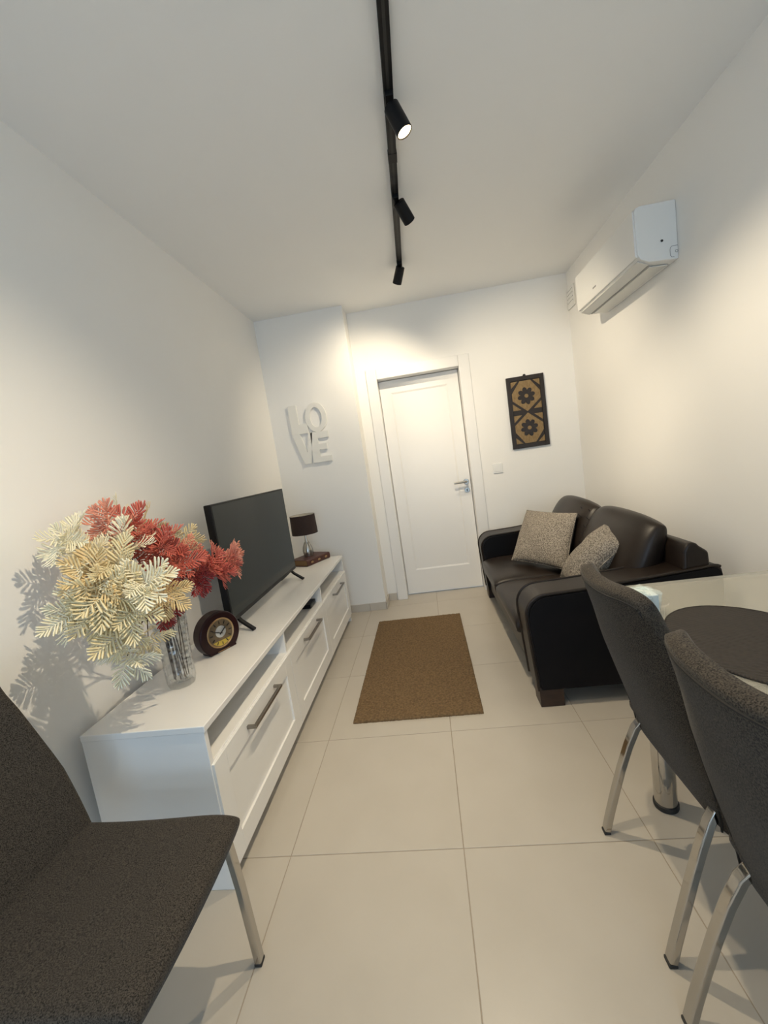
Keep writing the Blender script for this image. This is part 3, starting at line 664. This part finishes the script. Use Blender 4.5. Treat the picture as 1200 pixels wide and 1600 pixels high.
def pillow(label, corners, th):
    c = [Vector(v) for v in corners]; cen = sum(c, Vector())/4      # BL, BR, TR, TL
    o = thing('throw_pillow', label, 'pillow', (cen.x, cen.y, min(v.z for v in c)), 0, 'grey throw pillows on the sofa'); org = Vector(o.location)
    def P(s_, t_):
        pin = .045
        a = s_*(1-pin*(1-t_*t_)); b = t_*(1-pin*(1-s_*s_))
        return c[0]*(1-a)*(1-b)/4+c[1]*(1+a)*(1-b)/4+c[2]*(1+a)*(1+b)/4+c[3]*(1-a)*(1+b)/4-org
    rnd = random.Random(label)
    ph_ = [rnd.uniform(0, 6) for _ in range(4)]
    MB().pad(P, lambda a, b: th*(1+.08*math.sin(5*a+ph_[0])*math.sin(4*b+ph_[1])+.04*math.sin(9*a+7*b+ph_[2])), 30, 30, 2.2).build('pillow_cover', M_pillow, o, smooth=True, angle=0)
    edge = [P(math.cos(t)*min(1/abs(math.cos(t)+1e-9), 1/abs(math.sin(t)+1e-9)), math.sin(t)*min(1/abs(math.cos(t)+1e-9), 1/abs(math.sin(t)+1e-9))) for t in [2*math.pi*i/80 for i in range(81)]]
    MB().tube(edge, .004, 6, cap=False).build('edge_seam', M_pillow, o, smooth=True)
    return o
pillow('grey speckled throw pillow leaning back in the sofa corner nearest the white door', [(.565, 3.13, .445), (.835, 2.74, .440), (.985, 2.90, .775), (.775, 3.40, .76)], .15)
pillow('grey speckled throw pillow turned on its side beside the armrest near the dining table', [(.74, 2.56, .46), (.72, 2.25, .47), (.985, 2.24, .70), (1.055, 2.50, .785)], .18)

# ------------------------------------------------------------------ dining table
TX0, TX1, TY0, TY1, TZ = .585, 1.372, .16, 1.503, .75
tb = thing('dining_table', 'white glass topped dining table on round chrome legs', 'table', (.98, .83, 0))
MB().box(TX0-.98, TX1-.98, TY0-.83, TY1-.83, TZ-.012, TZ).build('glass_top', M_glasswhite, tb, bevel=.003)
for x in (.672, 1.285):
    for y in (1.372, .29):
        lg = MB().lathe([(0, .012), (.035, .012), (.035, TZ-.020), (.048, TZ-.018), (.048, TZ-.012), (0, TZ-.012)], 28, (x-.98, y-.83, 0)).build('table_leg', M_chrome, tb, smooth=True)
        MB().lathe([(0, 0), (.037, 0), (.0385, .004), (.0385, .018), (.0355, .020), (0, .020)], 28, (x-.98, y-.83, 0)).build('leg_foot', M_rubber, lg, smooth=True)
pm = thing('placemat', 'dark brown ribbed oval placemat on the white glass table', 'placemat', (.735, 1.03, TZ))
def oval(a, b, n=64): return [(a*math.cos(2*math.pi*i/n), b*math.sin(2*math.pi*i/n)) for i in range(n)]
MB().prism(oval(.168, .228), .0003, .004, 'z').build('mat_weave', M_mat, pm, bevel=.001)
MB().tube([(x, y, .003) for x, y in oval(.167, .227)+oval(.167, .227)[:1]], .0026, 6, cap=False).build('mat_rim', M_mat, pm, smooth=True)
nk = thing('napkin_pack', 'small clear wrapped pack of pale napkins standing on the glass table', 'napkins', (.588, 1.262, TZ))
nk.location = (.60, 1.275, TZ)
MB().box(-.034, .030, -.034, .034, .002, .058).build('paper_stack', M_paper, nk, bevel=.003)
fm = MB(); fm.pad(lambda a, b: (-.002+.037*a*(1+.03*math.sin(7*b)), .039*b*(1+.03*math.sin(6*a)), .034+.004*math.sin(5*a+3*b)), .066, 12, 12, 7); fm.build('plastic_wrap', M_film, nk, smooth=True, angle=25)
fm = MB()
for q in range(5):
    a = q*1.3; fm.add([(0, 0, .066), (.032*math.cos(a), .032*math.sin(a), .068+.006*(q % 2)), (.028*math.cos(a+.6), .028*math.sin(a+.6), .070), (.006, .004, .074)], [(0, 1, 3), (1, 2, 3), (0, 3, 2)])
fm.build('wrap_fold', M_film, nk)

# ------------------------------------------------------------------ dining chairs (local +X = seat front)
CT = [(.34, .156), (.42, .146), (.47, .135), (.58, .105), (.70, .074), (.82, .043), (.935, .006)]
def cu(z):
    for (z0, a), (z1, b) in zip(CT[:-1], CT[1:]):
        if z <= z1: return a+(b-a)*(z-z0)/(z1-z0)
    return CT[-1][1]
def chair(label):
    c = thing('dining_chair', label, 'chair', (0, 0, 0), 0, 'grey fabric dining chairs')
    def back(s_, t_):
        z = .362+(.935-.362)*(s_+1)/2; q = (s_+1)/2
        wd = .196+.014*math.sin(math.pi*min(1, q*1.15))-.030*max(0, q-.45)/.55
        zz = z-.036*max(0, s_)**6*abs(t_)**7+.012*q*t_*t_-.008
        return (cu(z)-.040*(1-abs(t_)**2.6)*min(1, q*1.6)+.008*q, wd*t_, zz)
    bk_ = MB().pad(back, lambda a, b: .058-.010*(a+1)/2, 30, 22, 7).build('backrest', M_fabric, c, smooth=True, angle=0)
    for sg in (-1, 1):
        pts = []
        for i in range(25):
            s_ = -.97+1.9*i/24; p = Vector(back(s_, sg*.955)); e = Vector(back(min(s_+.01, 1), sg*.955))-p
            nrm = Vector((-e.z, 0, e.x)).normalized(); pts.append(p+nrm*(.0245-.004*(s_+1)/2))
        MB().tube(pts, .0028, 5).build('seam', M_seam, bk_, smooth=True)
    pts = [Vector(back(.93, -.95+1.9*i/20))+Vector((-.021, 0, -.004)) for i in range(21)]
    MB().tube(pts, .0028, 5).build('seam', M_seam, bk_, smooth=True)
    def seat(s_, t_):
        x = .345+.232*s_; wd = .207-.006*s_*s_
        z = .440+.008*s_-.012*math.cos(math.pi*s_*.5)*(1-.4*t_*t_)+.010*max(0, -s_)**3-.012*max(0, s_)**6
        return (x+.008*(1-t_*t_)*max(0, s_), wd*t_, z)
    MB().pad(seat, lambda a, b: .072-.018*(a+1)/2, 30, 24, 6).build('seat', M_fabric, c, smooth=True, angle=0)
    MB().box(.14, .50, -.15, .15, .392, .412).build('under_frame', M_black, c, bevel=.004)
    for sg in (-1, 1):
        pr = [(.135, sg*.165, .405), (.112, sg*.170, .372), (.088, sg*.174, .310), (.062, sg*.177, .23), (.036, sg*.179, .14), (.014, sg*.180, .06), (.001, sg*.180, .008)]
        l1 = MB().bar(pr, .020, .026, (1, 0, 0)).build('rear_leg', M_chrome, c, bevel=.004, seg=3)
        MB().box(-.0105, .0105, sg*.180-.0132, sg*.180+.0132, 0, .009).build('foot_cap', M_rubber, l1, bevel=.002)
        pf = [(.535, sg*.188, .415), (.543, sg*.196, .25), (.548, sg*.204, .008)]
        l2 = MB().bar(pf, .020, .025, (1, 0, 0)).build('front_leg', M_chrome, c, bevel=.004, seg=3)
        MB().box(.5375, .5585, sg*.204-.0128, sg*.204+.0128, 0, .009).build('foot_cap', M_rubber, l2, bevel=.002)
    return c
ch = chair('grey fabric dining chair pulled up to the table at the end nearest the sofa'); ch.location = (.437, 1.103, 0)
dup(ch, (.412, .630, 0), 0, 'grey fabric dining chair at the dining table, the one farther from the sofa')
dup(ch, (-1.172, .735, 0), 0, 'grey fabric dining chair standing against the wall beside the white cabinet')
